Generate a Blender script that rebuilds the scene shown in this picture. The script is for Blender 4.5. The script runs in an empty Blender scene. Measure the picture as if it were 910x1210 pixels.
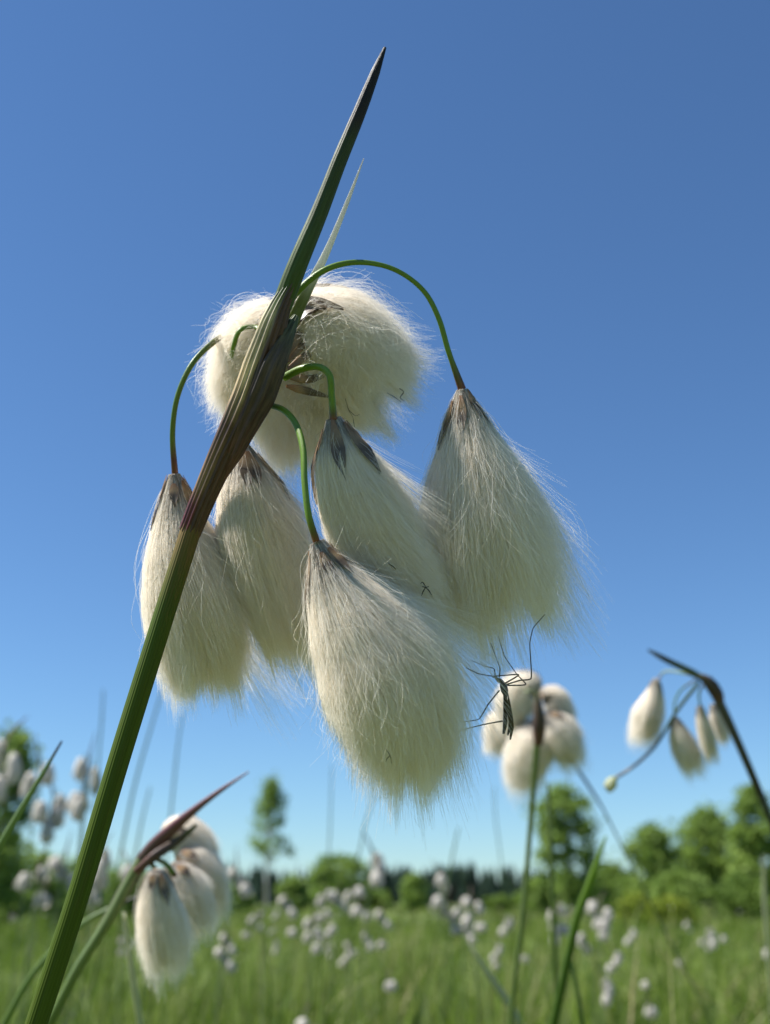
import bpy, math, random
import numpy as np
from mathutils import Vector
rng = np.random.default_rng(11)
random.seed(5)
S = bpy.context.scene
COL = S.collection

# ------------------------------------------------------------------ camera
F = 1294.0; CX, CY = 455.0, 605.0; YH = 1068.0
TH = math.atan((YH - CY) / F)
CAM = np.array([0, 0, 0.37])
RIGHT = np.array([1.0, 0, 0]); FWD = np.array([0, math.cos(TH), math.sin(TH)]); UP = np.array([0, -math.sin(TH), math.cos(TH)])

def W(px, py, d):
    """a point seen in direction (px,py), d metres in front of the lens"""
    return CAM + d * (FWD + RIGHT * (px - CX) / F + UP * (CY - py) / F)

def WP(pts, d=None):
    """list of (px,py[,d])"""
    return np.array([W(p[0], p[1], p[2] if len(p) > 2 else d) for p in pts])

cam = bpy.data.cameras.new('camera')
cam.sensor_fit = 'VERTICAL'; cam.sensor_height = 36; cam.lens = F / 1210 * 36
cam.clip_start = 0.01; cam.clip_end = 5000
cam.dof.use_dof = True; cam.dof.focus_distance = 0.157
cam.dof.aperture_fstop = cam.lens / 1.55
camo = bpy.data.objects.new('camera', cam); COL.objects.link(camo)
camo.location = CAM; camo.rotation_euler = (math.pi / 2 + TH, 0, 0)
S.camera = camo

# ------------------------------------------------------------------ light
SUN_ROT, SUN_EL = math.radians(-93), math.radians(55)
sd = np.array([math.sin(SUN_ROT) * math.cos(SUN_EL), math.cos(SUN_ROT) * math.cos(SUN_EL), math.sin(SUN_EL)])
w = bpy.data.worlds.new('World'); S.world = w; w.use_nodes = True
nt = w.node_tree; nt.nodes.clear()
sky = nt.nodes.new('ShaderNodeTexSky'); sky.sky_type = 'NISHITA'; sky.sun_disc = False
sky.sun_elevation = SUN_EL; sky.sun_rotation = SUN_ROT
sky.altitude = 0; sky.air_density = 1.0; sky.dust_density = 0.0; sky.ozone_density = 3.0
bg = nt.nodes.new('ShaderNodeBackground'); bg.inputs[1].default_value = 0.054
wo = nt.nodes.new('ShaderNodeOutputWorld')
wb = nt.nodes.new('ShaderNodeMix'); wb.data_type = 'RGBA'; wb.blend_type = 'MULTIPLY'; wb.inputs[0].default_value = 1
wb.inputs[7].default_value = (.715, .957, 1.17, 1)      # the camera's cool white balance on a clear sky
nt.links.new(sky.outputs[0], wb.inputs[6]); nt.links.new(wb.outputs[2], bg.inputs[0]); nt.links.new(bg.outputs[0], wo.inputs[0])
sl = bpy.data.lights.new('sun', 'SUN'); sl.energy = 5.0; sl.angle = math.radians(0.53); sl.color = (1, .97, .92)
so = bpy.data.objects.new('sun', sl); COL.objects.link(so)
so.rotation_euler = Vector(sd).to_track_quat('Z', 'Y').to_euler(); so.location = (0, 0, 5)
S.view_settings.view_transform = 'Standard'; S.view_settings.look = 'None'
S.view_settings.exposure = 1.12; S.view_settings.gamma = 1
S.cycles.max_bounces = 10; S.cycles.diffuse_bounces = 6; S.cycles.glossy_bounces = 3
S.cycles.transmission_bounces = 6; S.cycles.transparent_max_bounces = 8
S.cycles.caustics_reflective = False; S.cycles.caustics_refractive = False

# ------------------------------------------------------------------ materials
class Mat:
    def __init__(s, name):
        s.m = bpy.data.materials.new(name); s.m.use_nodes = True
        s.nt = s.m.node_tree; s.nt.nodes.clear()
        s.out = s.nt.nodes.new('ShaderNodeOutputMaterial')
    def n(s, t, **k):
        x = s.nt.nodes.new('ShaderNode' + t)
        for a, b in k.items(): setattr(x, a, b)
        return x
    def l(s, a, b): s.nt.links.new(a, b)
    def ramp(s, fac, stops, interp='LINEAR'):
        r = s.n('ValToRGB'); e = r.color_ramp.elements; r.color_ramp.interpolation = interp
        while len(e) < len(stops): e.new(0.5)
        for i, (p, c) in enumerate(stops): e[i].position = p; e[i].color = (*c, 1)
        s.l(fac, r.inputs[0]); return r.outputs[0]
    def noise(s, scale, vec=None, detail=4, rough=.55):
        x = s.n('TexNoise'); x.inputs['Scale'].default_value = scale; x.inputs['Detail'].default_value = detail
        x.inputs['Roughness'].default_value = rough
        if vec is not None: s.l(vec, x.inputs['Vector'])
        return x.outputs['Fac']
    def mix(s, fac, a, b, mode='MIX'):
        x = s.n('Mix', data_type='RGBA', blend_type=mode)
        for v, i in ((fac, 0), (a, 6), (b, 7)):
            if isinstance(v, (int, float)): x.inputs[i].default_value = v
            elif isinstance(v, tuple): x.inputs[i].default_value = (*v, 1)
            else: s.l(v, x.inputs[i])
        return x.outputs[2]
    def scaled(s, vec, sc):
        x = s.n('Mapping'); s.l(vec, x.inputs[0]); x.inputs['Scale'].default_value = sc; return x.outputs[0]
    def leafy(s, col, trans=.35, rough=.45, spec=.4, tcol=None, bump=None):
        p = s.n('BsdfPrincipled'); p.inputs['Roughness'].default_value = rough; p.inputs['Specular IOR Level'].default_value = spec
        t = s.n('BsdfTranslucent'); mx = s.n('MixShader'); mx.inputs[0].default_value = trans
        for sock, c in ((p.inputs['Base Color'], col), (t.inputs[0], tcol or col)):
            if isinstance(c, tuple): sock.default_value = (*c, 1)
            else: s.l(c, sock)
        if bump is not None: s.l(bump, p.inputs['Normal'])
        s.l(p.outputs[0], mx.inputs[1]); s.l(t.outputs[0], mx.inputs[2]); s.l(mx.outputs[0], s.out.inputs[0])
        return s.m
    def bump(s, h, strength=.3, dist=.0002):
        b = s.n('Bump'); b.inputs['Strength'].default_value = strength; b.inputs['Distance'].default_value = dist
        s.l(h, b.inputs['Height']); return b.outputs[0]

def fibre_mat(name='cotton_fibre', a=(.97, .945, .91), b=(.93, .86, .75)):
    m = Mat(name); h = m.n('HairInfo')
    c = m.ramp(m.noise(900, h.outputs['Random'], 0), [(.28, (.72, .67, .58)), (.40, b), (.58, a)])
    dk = m.mix(1.0, m.ramp(h.outputs['Intercept'], [(0, (1, 1, 1)), (.10, (.85, .85, .85)), (.33, (0, 0, 0))]), m.ramp(h.outputs['Random'], [(.42, (1, 1, 1)), (.70, (.15, .15, .15))]), 'MULTIPLY')
    c2 = m.mix(dk, c, (.11, .085, .06))
    return m.leafy(c2, trans=.55, rough=.28, spec=.8, tcol=m.mix(.5, c2, (.96, .86, .71)))
M_FIB = fibre_mat()
def core_mat():
    m = Mat('cotton_core'); tc = m.n('TexCoord'); uv = tc.outputs['UV']
    n = m.noise(6, m.scaled(uv, (14, 1.2, 1)), 6, .7)
    c = m.ramp(n, [(.25, (.55, .49, .40)), (.75, (.90, .84, .76))])
    return m.leafy(c, trans=.5, rough=.8, spec=.1, tcol=m.mix(.5, c, (.93, .86, .66)), bump=m.bump(n, .8, .0006))
M_CORE = core_mat()

def stem_mat(name, stops, ridge=(.75, 1.0), scale_u=13, rough=.38, spec=.5, trans=.08, mott=.25, side=False):
    """lengthwise ridged plant skin; stops = colours along its length (v)"""
    m = Mat(name); tc = m.n('TexCoord'); uv = tc.outputs['UV']
    sp = m.n('SeparateXYZ'); m.l(uv, sp.inputs[0])
    nz = m.noise(5, m.scaled(uv, (9, 30, 1)), 3)
    ma = m.n('Math', operation='MULTIPLY_ADD'); m.l(nz, ma.inputs[0]); ma.inputs[1].default_value = .05
    sb = m.n('Math', operation='SUBTRACT'); m.l(sp.outputs[1], sb.inputs[0]); sb.inputs[1].default_value = .025
    m.l(sb.outputs[0], ma.inputs[2])
    col = m.ramp(ma.outputs[0], stops)
    if side:      # one side of the sheath turns dark brown, the other keeps its lengthwise colours
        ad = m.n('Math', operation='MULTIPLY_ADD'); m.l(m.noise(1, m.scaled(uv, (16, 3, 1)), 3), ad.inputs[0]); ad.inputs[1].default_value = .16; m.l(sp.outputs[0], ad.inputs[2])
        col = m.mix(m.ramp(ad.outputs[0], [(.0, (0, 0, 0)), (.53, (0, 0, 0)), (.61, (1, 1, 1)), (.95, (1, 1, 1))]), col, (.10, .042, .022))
    fine = m.noise(1, m.scaled(uv, (scale_u * 2, 7, 1)), 4, .65)
    col = m.mix(1.0, col, m.ramp(fine, [(.3, (ridge[0],) * 3), (.7, (ridge[1],) * 3)]), 'MULTIPLY')
    blot = m.noise(1, m.scaled(uv, (6, 40, 1)), 5, .6)
    col = m.mix(m.ramp(blot, [(.55, (0, 0, 0)), (.75, (mott,) * 3)]), col, (.10, .07, .03))
    return m.leafy(col, trans=trans, rough=rough, spec=spec, bump=m.bump(fine, .5, .00012))

G = (.085, .145, .022); GD = (.05, .085, .018)
M_STEM = stem_mat('green_stem_skin', spec=.2, rough=.55, trans=.02, stops= [(0, (.075, .12, .007)), (.97, (.058, .09, .007)), (1, (.16, .10, .03))], ridge=(.7, 1.1))
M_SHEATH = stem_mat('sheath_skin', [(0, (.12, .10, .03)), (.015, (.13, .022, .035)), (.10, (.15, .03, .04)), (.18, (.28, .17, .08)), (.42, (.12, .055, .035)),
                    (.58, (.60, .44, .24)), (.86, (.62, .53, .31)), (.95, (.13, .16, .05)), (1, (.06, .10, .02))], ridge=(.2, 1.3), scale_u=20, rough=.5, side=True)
M_BRACT = stem_mat('bract_skin', spec=.25, rough=.5, stops= [(0, (.06, .10, .02)), (.25, (.055, .085, .017)), (.62, (.04, .055, .014)), (.70, (.03, .02, .010)), (.78, (.016, .012, .008)), (1, (.012, .010, .008))], ridge=(.6, 1.1))
M_BRACT2 = stem_mat('painted_sun_bract_skin', [(0, (.16, .19, .05)), (.3, (.22, .26, .10)), (.48, (.80, .80, .72)), (1, (.82, .80, .74))], trans=.5, rough=.25, mott=.1)  # near-white upper half is sunlight painted into the bract's colour
M_STALK = stem_mat('stalk_skin', [(0, (.13, .23, .015)), (.85, (.16, .28, .018)), (.95, (.12, .10, .02)), (1, (.22, .06, .02))], scale_u=12, trans=.2, ridge=(.7, 1.1), mott=.5)
M_STALKB = stem_mat('brown_stalk_skin', [(0, (.16, .10, .04)), (.25, (.14, .13, .04)), (.5, (.10, .20, .02)), (.85, (.12, .20, .02)), (.93, (.12, .04, .03)), (1, (.20, .07, .02))], scale_u=12, trans=.15)
M_DARKSHEATH = stem_mat('brown_sheath_skin', [(0, (.16, .06, .04)), (.4, (.07, .035, .025)), (.75, (.10, .065, .035)), (1, (.10, .13, .04))], ridge=(.3, 1.2), scale_u=14, rough=.6)
def scale_mat():
    m = Mat('papery_scale'); tc = m.n('TexCoord'); uv = tc.outputs['UV']
    sp = m.n('SeparateXYZ'); m.l(uv, sp.inputs[0])
    f = m.noise(3, m.scaled(uv, (12, 3, 1)), 4)
    c = m.ramp(sp.outputs[1], [(0, (.30, .15, .07)), (.3, (.38, .26, .14)), (.5, (.15, .105, .07)), (.9, (.20, .16, .12))])
    c = m.mix(1, c, m.ramp(f, [(.3, (.5,) * 3), (.7, (1.2,) * 3)]), 'MULTIPLY')
    return m.leafy(c, trans=.3, rough=.4, spec=.5)
M_SCALE = scale_mat()

def plain(name, col, rough=.5, trans=0.0, spec=.4, nscale=200, var=.4):
    m = Mat(name); tc = m.n('TexCoord'); n = m.noise(nscale, tc.outputs['Object'], 4)
    c = m.mix(1, col, m.ramp(n, [(.3, (1 - var,) * 3), (.7, (1 + var * .5,) * 3)]), 'MULTIPLY')
    return m.leafy(c, trans=trans, rough=rough, spec=spec)

# ------------------------------------------------------------------ mesh helpers
def link(o, parent=None):
    COL.objects.link(o)
    if parent is not None:
        o.parent = parent
        o.matrix_parent_inverse = parent.matrix_basis.inverted() if parent.type != 'X' else None
    return o

def mesh_obj(name, V, Fq, mats, parent=None, uv=None, tint=None, smooth=True):
    """V nx3 world coords; Fq list of faces or an (m,k) array; uv per-vertex nx2; tint per-vertex float"""
    V = np.asarray(V, dtype=np.float64)
    org = ORG(parent)
    me = bpy.data.meshes.new(name)
    V = V - org
    if isinstance(Fq, np.ndarray):
        m, k = Fq.shape
        me.vertices.add(len(V)); me.vertices.foreach_set('co', V.astype(np.float32).ravel())
        me.loops.add(m * k); me.loops.foreach_set('vertex_index', Fq.astype(np.int32).ravel())
        me.polygons.add(m); me.polygons.foreach_set('loop_start', (np.arange(m) * k).astype(np.int32))
        me.update(calc_edges=True)
    else:
        me.from_pydata(V.tolist(), [], Fq); me.update()
    if uv is not None:
        L = np.empty(len(me.loops), dtype=np.int32); me.loops.foreach_get('vertex_index', L)
        ul = me.uv_layers.new(name='UVMap'); ul.data.foreach_set('uv', np.asarray(uv, dtype=np.float32)[L].ravel())
    if tint is not None:
        at = me.attributes.new('tint', 'FLOAT', 'POINT'); at.data.foreach_set('value', np.asarray(tint, dtype=np.float32))
    if smooth: me.polygons.foreach_set('use_smooth', [True] * len(me.polygons))
    for mt in (mats if isinstance(mats, list) else [mats]): me.materials.append(mt)
    o = bpy.data.objects.new(name, me)
    COL.objects.link(o); o.parent = parent
    if parent is None: pass
    return o

def ORG(p):
    o = np.zeros(3)
    while p is not None:
        o = o + np.array(p.location); p = p.parent
    return o

def empty(name, loc, label, cat, group=None):
    o = bpy.data.objects.new(name, None); COL.objects.link(o); o.location = loc
    o.empty_display_size = .01
    o['label'] = label; o['category'] = cat
    if group: o['group'] = group
    return o
def tag(o, label=None, cat=None, group=None, kind=None):
    if label: o['label'] = label
    if cat: o['category'] = cat
    if group: o['group'] = group
    if kind: o['kind'] = kind
    return o

def smooth_path(P, n):
    """catmull-rom through P, n samples, about uniform in length"""
    P = np.asarray(P, float); k = len(P)
    if k == 2: return P[0] + np.linspace(0, 1, n)[:, None] * (P[1] - P[0])
    K = np.r_[0, np.cumsum(np.linalg.norm(np.diff(P, axis=0), axis=1) ** .5 + 1e-9)]     # centripetal: no overshoot after a long span
    sl_ = np.diff(P, axis=0) / np.diff(K)[:, None]; hk = np.diff(K)
    M_ = np.vstack([sl_[0], [(sl_[i - 1] * hk[i] + sl_[i] * hk[i - 1]) / (hk[i] + hk[i - 1]) for i in range(1, k - 1)], sl_[-1]])
    out = []
    for i in range(k - 1):
        t = np.linspace(0, 1, 24, endpoint=(i == k - 2))[:, None]; h = hk[i]
        out.append((2 * t ** 3 - 3 * t ** 2 + 1) * P[i] + (t ** 3 - 2 * t ** 2 + t) * h * M_[i] + (3 * t ** 2 - 2 * t ** 3) * P[i + 1] + (t ** 3 - t ** 2) * h * M_[i + 1])
    out = np.vstack(out)
    s = np.r_[0, np.cumsum(np.linalg.norm(np.diff(out, axis=0), axis=1))]; s /= s[-1]
    u = np.linspace(0, 1, n)
    return np.stack([np.interp(u, s, out[:, j]) for j in range(3)], 1)

def frames(C):
    T = np.gradient(C, axis=0); T /= np.linalg.norm(T, axis=1)[:, None]
    N = np.zeros_like(T)
    a = FWD if abs(T[0] @ FWD) < .9 else UP
    v = np.cross(T[0], a); v = np.cross(v, T[0]); N[0] = v / np.linalg.norm(v)   # points away from the lens at the start
    for i in range(1, len(C)):
        v = N[i - 1] - T[i] * (N[i - 1] @ T[i]); N[i] = v / np.linalg.norm(v)
    B = np.cross(T, N)
    return T, N, B

def tube(P, R, nseg=16, n=40, ridges=0, ramp_=0.0, flat=1.0, rot=0.0, wob=0.0, vis=None):
    """returns V, F, uv. R: list of radii spread along P. flat: thickness across N / B"""
    P = np.asarray(P, float); C = smooth_path(P, n); T, N, B = frames(C)
    vv = np.linspace(0, 1, n)
    if vis is not None:      # the stretch from point number `vis` on carries the radii and the colours
        f0 = np.argmin(np.linalg.norm(C - P[vis], axis=1)) / (n - 1); vv = np.clip((vv - f0) / (1 - f0), 0, 1)
    r = np.interp(vv, np.linspace(0, 1, len(R)), R)
    a = np.linspace(0, 2 * np.pi, nseg + 1)
    rr = r[:, None] * (1 + ramp_ * np.cos(ridges * a)[None, :])
    if wob: rr = rr * (1 + wob * np.sin(np.linspace(0, 19, n))[:, None] * np.cos(3 * a + 1)[None, :])
    ca, sa = np.cos(a + rot), np.sin(a + rot)
    V = C[:, None, :] + rr[..., None] * (ca[None, :, None] * N[:, None, :] * flat + sa[None, :, None] * B[:, None, :])
    uv = np.stack(np.broadcast_arrays(a[None, :] / (2 * np.pi), vv[:, None]), -1)
    idx = np.arange(n * (nseg + 1)).reshape(n, nseg + 1)
    Fq = np.stack([idx[:-1, :-1], idx[:-1, 1:], idx[1:, 1:], idx[1:, :-1]], -1).reshape(-1, 4)
    return V.reshape(-1, 3), Fq, uv.reshape(-1, 2)

def join(parts):
    V, Fs, U, k = [], [], [], 0
    for v, f, u in parts:
        V.append(v); Fs.append(f + k); U.append(u); k += len(v)
    return np.vstack(V), np.vstack(Fs), np.vstack(U)

def px(d): return d / F      # metres for one photo pixel at distance d

# ------------------------------------------------------------------ cotton tuft
def tuft(parent, axis, prof, count, rad=.000019, seed=0, clump=.45, ragged=.25, npt=9, point=0.0, fly=.02, core=.60, curl=0.0,
         kink=1.0, scales=9, scale_len=.19, mat=None, name='cotton_tuft', flare=0.0, wisp=1.0, tail=.04, spread0=.12, nclump=150, core_end=.72):
    """axis: world points base->tip; prof: (t, radius) pairs"""
    r_ = np.random.default_rng(seed + 100)
    n = 60
    C = smooth_path(axis, n); T, N, B = frames(C)
    L = np.linalg.norm(np.diff(C, axis=0), axis=1).sum()
    tt, pr = zip(*prof)
    def RR(t): return np.interp(t, tt, pr)
    Rmax = max(pr); tmx = tt[int(np.argmax(pr))]
    def RM(t): return np.where(np.asarray(t) < tmx, RR(t), Rmax * (1 + .06 * (np.asarray(t) - tmx)))
    tg = np.linspace(tmx, 1, 40); rg = np.interp(tg, tt, pr) / Rmax
    def cut(rho): return np.interp(rho, rg[::-1], tg[::-1])     # where a fibre at this depth from the axis leaves the outline
    def ev(t):
        t = np.asarray(t); tc = np.clip(t, 0, 1) * (n - 1); i = np.minimum(tc.astype(int), n - 2); f = (tc - i)[..., None]
        c = C[i] * (1 - f) + C[i + 1] * f; nn = N[i] * (1 - f) + N[i + 1] * f; bb = B[i] * (1 - f) + B[i + 1] * f
        over = np.maximum(t - 1, 0)[..., None] * L
        return c + T[-1] * over, nn, bb
    # a lobed body of packed cotton
    ns, na = 34, 28
    ts = np.linspace(.02, core_end, ns); aa = np.linspace(0, 2 * np.pi, na + 1)
    c, nn, bb = ev(ts)
    env = np.sqrt(np.clip(1 - ((ts - .02) / (core_end - .02)) ** 5, 0, 1)) * core
    ph = r_.uniform(0, 6.28, 6)
    lump = 1 + .06 * np.sin(5 * aa + ph[0])[None, :] * np.sin(ts * 7 + ph[1])[:, None] + .05 * np.sin(9 * aa + ph[2] + 0)[None, :] + .03 * np.sin(14 * aa + ph[3])[None, :] * np.sin(ts * 13)[:, None]
    lump[:, -1] = lump[:, 0]
    Rr = (RR(ts) * env)[:, None] * lump
    V = c[:, None, :] + Rr[..., None] * (np.cos(aa)[None, :, None] * nn[:, None, :] + np.sin(aa)[None, :, None] * bb[:, None, :])
    uv = np.stack(np.broadcast_arrays(aa[None, :] / 6.2832, ts[:, None]), -1)
    idx = np.arange(ns * (na + 1)).reshape(ns, na + 1)
    Fq = np.stack([idx[:-1, :-1], idx[:-1, 1:], idx[1:, 1:], idx[1:, :-1]], -1).reshape(-1, 4)
    body = mesh_obj(name, V.reshape(-1, 3), Fq, M_CORE, parent, uv=uv.reshape(-1, 2))
    # fibres
    s = np.linspace(0, 1, npt)[None, :]
    gphi = r_.uniform(0, 2 * np.pi, nclump); grho = r_.uniform(.2, 1, nclump) ** .6; gend = r_.normal(0, ragged * .35, nclump)
    gi = r_.integers(0, nclump, count)
    phi = gphi[gi] + r_.normal(0, .35, count); rho = np.clip(grho[gi] + r_.normal(0, .22, count), .05, 1.12)
    gx, gy = grho[gi] * np.cos(gphi[gi]), grho[gi] * np.sin(gphi[gi])
    t0 = r_.uniform(0, spread0, count) * (.3 + .7 * r_.random(count))
    t1 = cut(np.minimum(rho, 1)) + tail - ragged * r_.random(count) ** 1.8 + gend[gi] * .9 - point * rho ** 2 + r_.normal(0, .03, count)
    t1 = np.maximum(t1, t0 + .35)
    short = r_.random(count) < .16; t1 = np.where(short, t0 + (t1 - t0) * r_.uniform(.4, .9, count), t1)
    isfly = r_.random(count) < fly
    t = t0[:, None] + (t1 - t0)[:, None] * s
    x = (rho * np.cos(phi))[:, None]; y = (rho * np.sin(phi))[:, None]
    cb = clump * s ** 2
    x = x * (1 - cb) + gx[:, None] * cb * np.ones_like(x); y = y * (1 - cb) + gy[:, None] * cb
    # slow waviness + curl
    am = (.018 + .30 * isfly)[:, None] * s ** 1.4; f1 = r_.uniform(1.5, 4, count)[:, None]; p1 = r_.uniform(0, 6.28, (count, 2))
    x = x + am * np.sin(f1 * s * 2 + p1[:, :1]); y = y + am * np.sin(f1 * s * 2.3 + p1[:, 1:])
    if flare: x = x * (1 + flare * s ** 3); y = y * (1 + flare * s ** 3)
    c, nn, bb = ev(t)
    R = RM(t)[..., None]
    P = c + R * (x[..., None] * nn + y[..., None] * bb)
    # loose wisps that lift away from the outline, mostly downwind
    gw = np.where(r_.random(nclump) < .5, r_.exponential(.05, nclump), 0) * wisp; gdir = r_.normal(0, .5, (nclump, 3)) + RIGHT * 1.0
    P = P + (gw[gi][:, None] * s ** 2.6 * (.6 + .8 * r_.random((count, 1))))[..., None] * L * gdir[gi][:, None, :]
    # small irregular kinks
    k = r_.normal(0, 1, (count, npt, 3)); k = np.cumsum(k, 1) * (L * .0015 * kink * (1 + 5 * isfly))[:, None, None] if np.ndim(isfly) else k
    k[:, 0] = 0
    P = P + k
    if curl:
        a0 = r_.uniform(0, 6.28, (count, 1)); tw = r_.uniform(4, 11, (count, 1)); e = np.clip((s - .72) / .28, 0, 1) ** 1.5
        m = (r_.random((count, 1)) < .35) * curl
        P = P + (m * e * np.cos(a0 + tw * s * 2))[..., None] * nn + (m * e * np.sin(a0 + tw * s * 2))[..., None] * bb
    cu = bpy.data.hair_curves.new('cotton_fibres'); cu.add_curves([npt] * count)
    P = P - ORG(body)
    cu.attributes['position'].data.foreach_set('vector', P.astype(np.float32).ravel())
    ra = rad * (.35 + .65 * (1 - s ** 2)) * r_.uniform(.6, 1.25, (count, 1))
    at = cu.attributes.get('radius') or cu.attributes.new('radius', 'FLOAT', 'POINT')
    at.data.foreach_set('value', ra.astype(np.float32).ravel())
    cu.materials.append(mat or M_FIB)
    fo = bpy.data.objects.new('fibres', cu); COL.objects.link(fo); fo.parent = body
    # papery scales hugging the base
    if scales:
        parts = []
        for j in range(scales):
            a = j * 2.4 + r_.uniform(-.3, .3); l0 = r_.uniform(0, .05); l1 = l0 + scale_len * r_.uniform(.45, 1.5)
            m_ = 9; u = np.linspace(0, 1, m_); tq = l0 + (l1 - l0) * u
            c, nn, bb = ev(tq)
            wd = .36 * np.sin(np.pi * np.clip(u * .9 + .08, 0, 1)) ** .8 * (1 - u ** 3) + .02
            rr = RR(tq) * (1.19 + r_.uniform(-.06, .08) - .22 * u ** 2) + .00022
            cols = []
            for q, du in enumerate((-1, -.5, 0, .5, 1)):
                ang = a + du * wd * (1.0 - .35 * u)
                off = rr * (1 + .10 * abs(du) * u)
                cols.append(c + off[:, None] * (np.cos(ang)[:, None] * nn + np.sin(ang)[:, None] * bb))
            V = np.stack(cols, 1); uvv = np.stack(np.broadcast_arrays(np.linspace(0, 1, 5)[None, :] + j, u[:, None]), -1)
            idx = np.arange(m_ * 5).reshape(m_, 5)
            Fq = np.stack([idx[:-1, :-1], idx[:-1, 1:], idx[1:, 1:], idx[1:, :-1]], -1).reshape(-1, 4)
            parts.append((V.reshape(-1, 3), Fq, uvv.reshape(-1, 2)))
        V, Fq, uv = join(parts)
        mesh_obj('scales', V, Fq, M_SCALE, body, uv=uv)
    return body

def T_(pts, prof, d):
    """photo pixels -> axis and profile"""
    k = px(d)
    return WP(pts, d), [(a, b * k) for a, b in prof]

# ================================================================== FOREGROUND PLANT
ROOT = W(28, 1235, .150).copy(); ROOTG = np.array([ROOT[0] - .10, ROOT[1] - .03, 0.0])
main = empty('cottongrass_plant', ROOTG, 'big sharp cottongrass in front, five hanging cotton tufts under a swept top tuft', 'cottongrass')
st = WP([(43, 1210, .150), (92, 1060, .152), (140, 900, .155), (185, 755, .158), (227, 622, .161)])
below = np.array([ROOTG, st[0] + (st[0] - st[1]) * 2.2])
V, Fq, uv = tube(np.vstack([below, st]), [.0020, .0019, .00162, .00156, .00152, .0015, .0015], 96, 160, ridges=24, ramp_=.022)
mesh_obj('stem', V, Fq, M_STEM, main, uv=uv)
k = px(.161)
V, Fq, uv = tube(WP([(224, 630, .161), (238, 595, .161), (262, 540, .161), (290, 480, .161), (311, 420, .161), (330, 366, .161), (345, 335, .161)]),
                 [12.6 * k, 14 * k, 16 * k, 19 * k, 18.5 * k, 15.5 * k, 8 * k], 96, 90, ridges=15, ramp_=.075)
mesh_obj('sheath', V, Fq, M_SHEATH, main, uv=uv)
V, Fq, uv = tube(WP([(262, 568, .1605), (286, 510, .1602), (306, 468, .160), (321, 430, .160), (336, 400, .161), (350, 374, .163)]),
                 [3 * k, 11 * k, 15 * k, 18 * k, 17 * k, 11 * k, 4 * k], 64, 60, ridges=9, ramp_=.10, flat=.8)
mesh_obj('inner_sheath', V, Fq, M_DARKSHEATH, main, uv=uv)
V, Fq, uv = tube(WP([(333, 362, .161), (352, 312, .161), (378, 250, .162), (402, 188, .163), (424, 135, .164), (441, 92, .165), (455, 56, .166)]),
                 [12 * k, 12 * k, 11.4 * k, 10.6 * k, 9.8 * k, 9.2 * k, 8.8 * k, 8.2 * k, 7.2 * k, 5.6 * k, 1.8 * k], 72, 110, ridges=14, ramp_=.02, flat=.7)
mesh_obj('bract', V, Fq, M_BRACT, main, uv=uv)
V, Fq, uv = tube(WP([(318, 428, .165), (338, 396, .1655), (360, 350, .166), (385, 300, .167), (408, 245, .168), (430, 187, .169)]),
                 [6 * k, 8 * k, 6 * k, 4 * k, 2.6 * k, .5 * k], 40, 70, ridges=6, ramp_=.05, flat=.35)
mesh_obj('bract', V, Fq, M_BRACT2, main, uv=uv)

def stalk(pts, r, mat=M_STALK, parent=main, d=.16, seg=12, n=70):
    V, Fq, uv = tube(WP(pts, d), [q * px(d) for q in r], seg, n, flat=.75)
    return mesh_obj('flower_stalk', V, Fq, mat, parent, uv=uv)
stalk([(336, 372, .165), (350, 347, .165), (382, 320, .165), (420, 310, .166), (465, 318, .167), (500, 343, .168), (518, 375, .168), (530, 415, .168), (546, 460, .168)],
      [3.6, 4, 4, 3.6, 3.2, 3.2, 3.4, 3.6, 3.6, 5.5])
stalk([(300, 404, .186), (272, 396, .182), (248, 408, .175), (226, 432, .172), (210, 468, .171), (204, 510, .171), (207, 562, .172)],
      [3, 3, 4.2, 4, 4, 4, 4.2, 5], M_STALKB)
stalk([(336, 446, .164), (356, 436, .162), (378, 434, .160), (389, 443, .159), (392, 468, .159), (394, 496, .159)], [5, 4.6, 4, 4.6, 4.6, 5.2])
stalk([(316, 478, .163), (334, 484, .160), (349, 500, .157), (358, 530, .154), (360, 570, .152), (365, 610, .151), (374, 640, .151)], [3.5, 3.8, 4.0, 4.2, 4.2, 4.2, 4.6])
stalk([(305, 470, .168), (296, 490, .171), (289, 510, .172), (286, 532, .172)], [4, 4, 4, 5], M_STALKB)
stalk([(318, 405, .168), (300, 386, .174), (284, 390, .173), (275, 415, .174), (276, 445, .184)], [3, 3.2, 3.2, 3.2, 3], M_STALK)

CNT = 34000
# right-hand tuft
a, p = T_([(546, 460), (557, 540), (570, 630), (588, 722)], [(0, 6), (.08, 14), (.2, 28), (.4, 52), (.6, 70), (.8, 79), (1, 62)], .168)
tuft(main, a, p, CNT, seed=61, ragged=.34, clump=.6, wisp=.9, flare=.05, fly=.06)
# left tuft behind the stem
a, p = T_([(206, 560), (213, 625), (226, 710), (237, 800)], [(0, 6), (.08, 13), (.2, 24), (.4, 42), (.6, 53), (.8, 54), (1, 38)], .172)
tuft(main, a, p, CNT, seed=2, ragged=.2, clump=.5)
# second from the left
a, p = T_([(286, 527), (298, 595), (320, 680), (344, 762)], [(0, 8), (.08, 17), (.2, 32), (.4, 46), (.6, 51), (.8, 46), (1, 28)], .172)
tuft(main, a, p, CNT, seed=3, ragged=.3, clump=.5)
# middle
a, p = T_([(394, 494), (412, 560), (446, 635), (488, 700)], [(0, 8), (.08, 15), (.2, 29), (.4, 43), (.6, 52), (.8, 50), (1, 32)], .160)
tuft(main, a, p, CNT, seed=4, ragged=.25, clump=.5, wisp=.6, scales=8, scale_len=.24)
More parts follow.
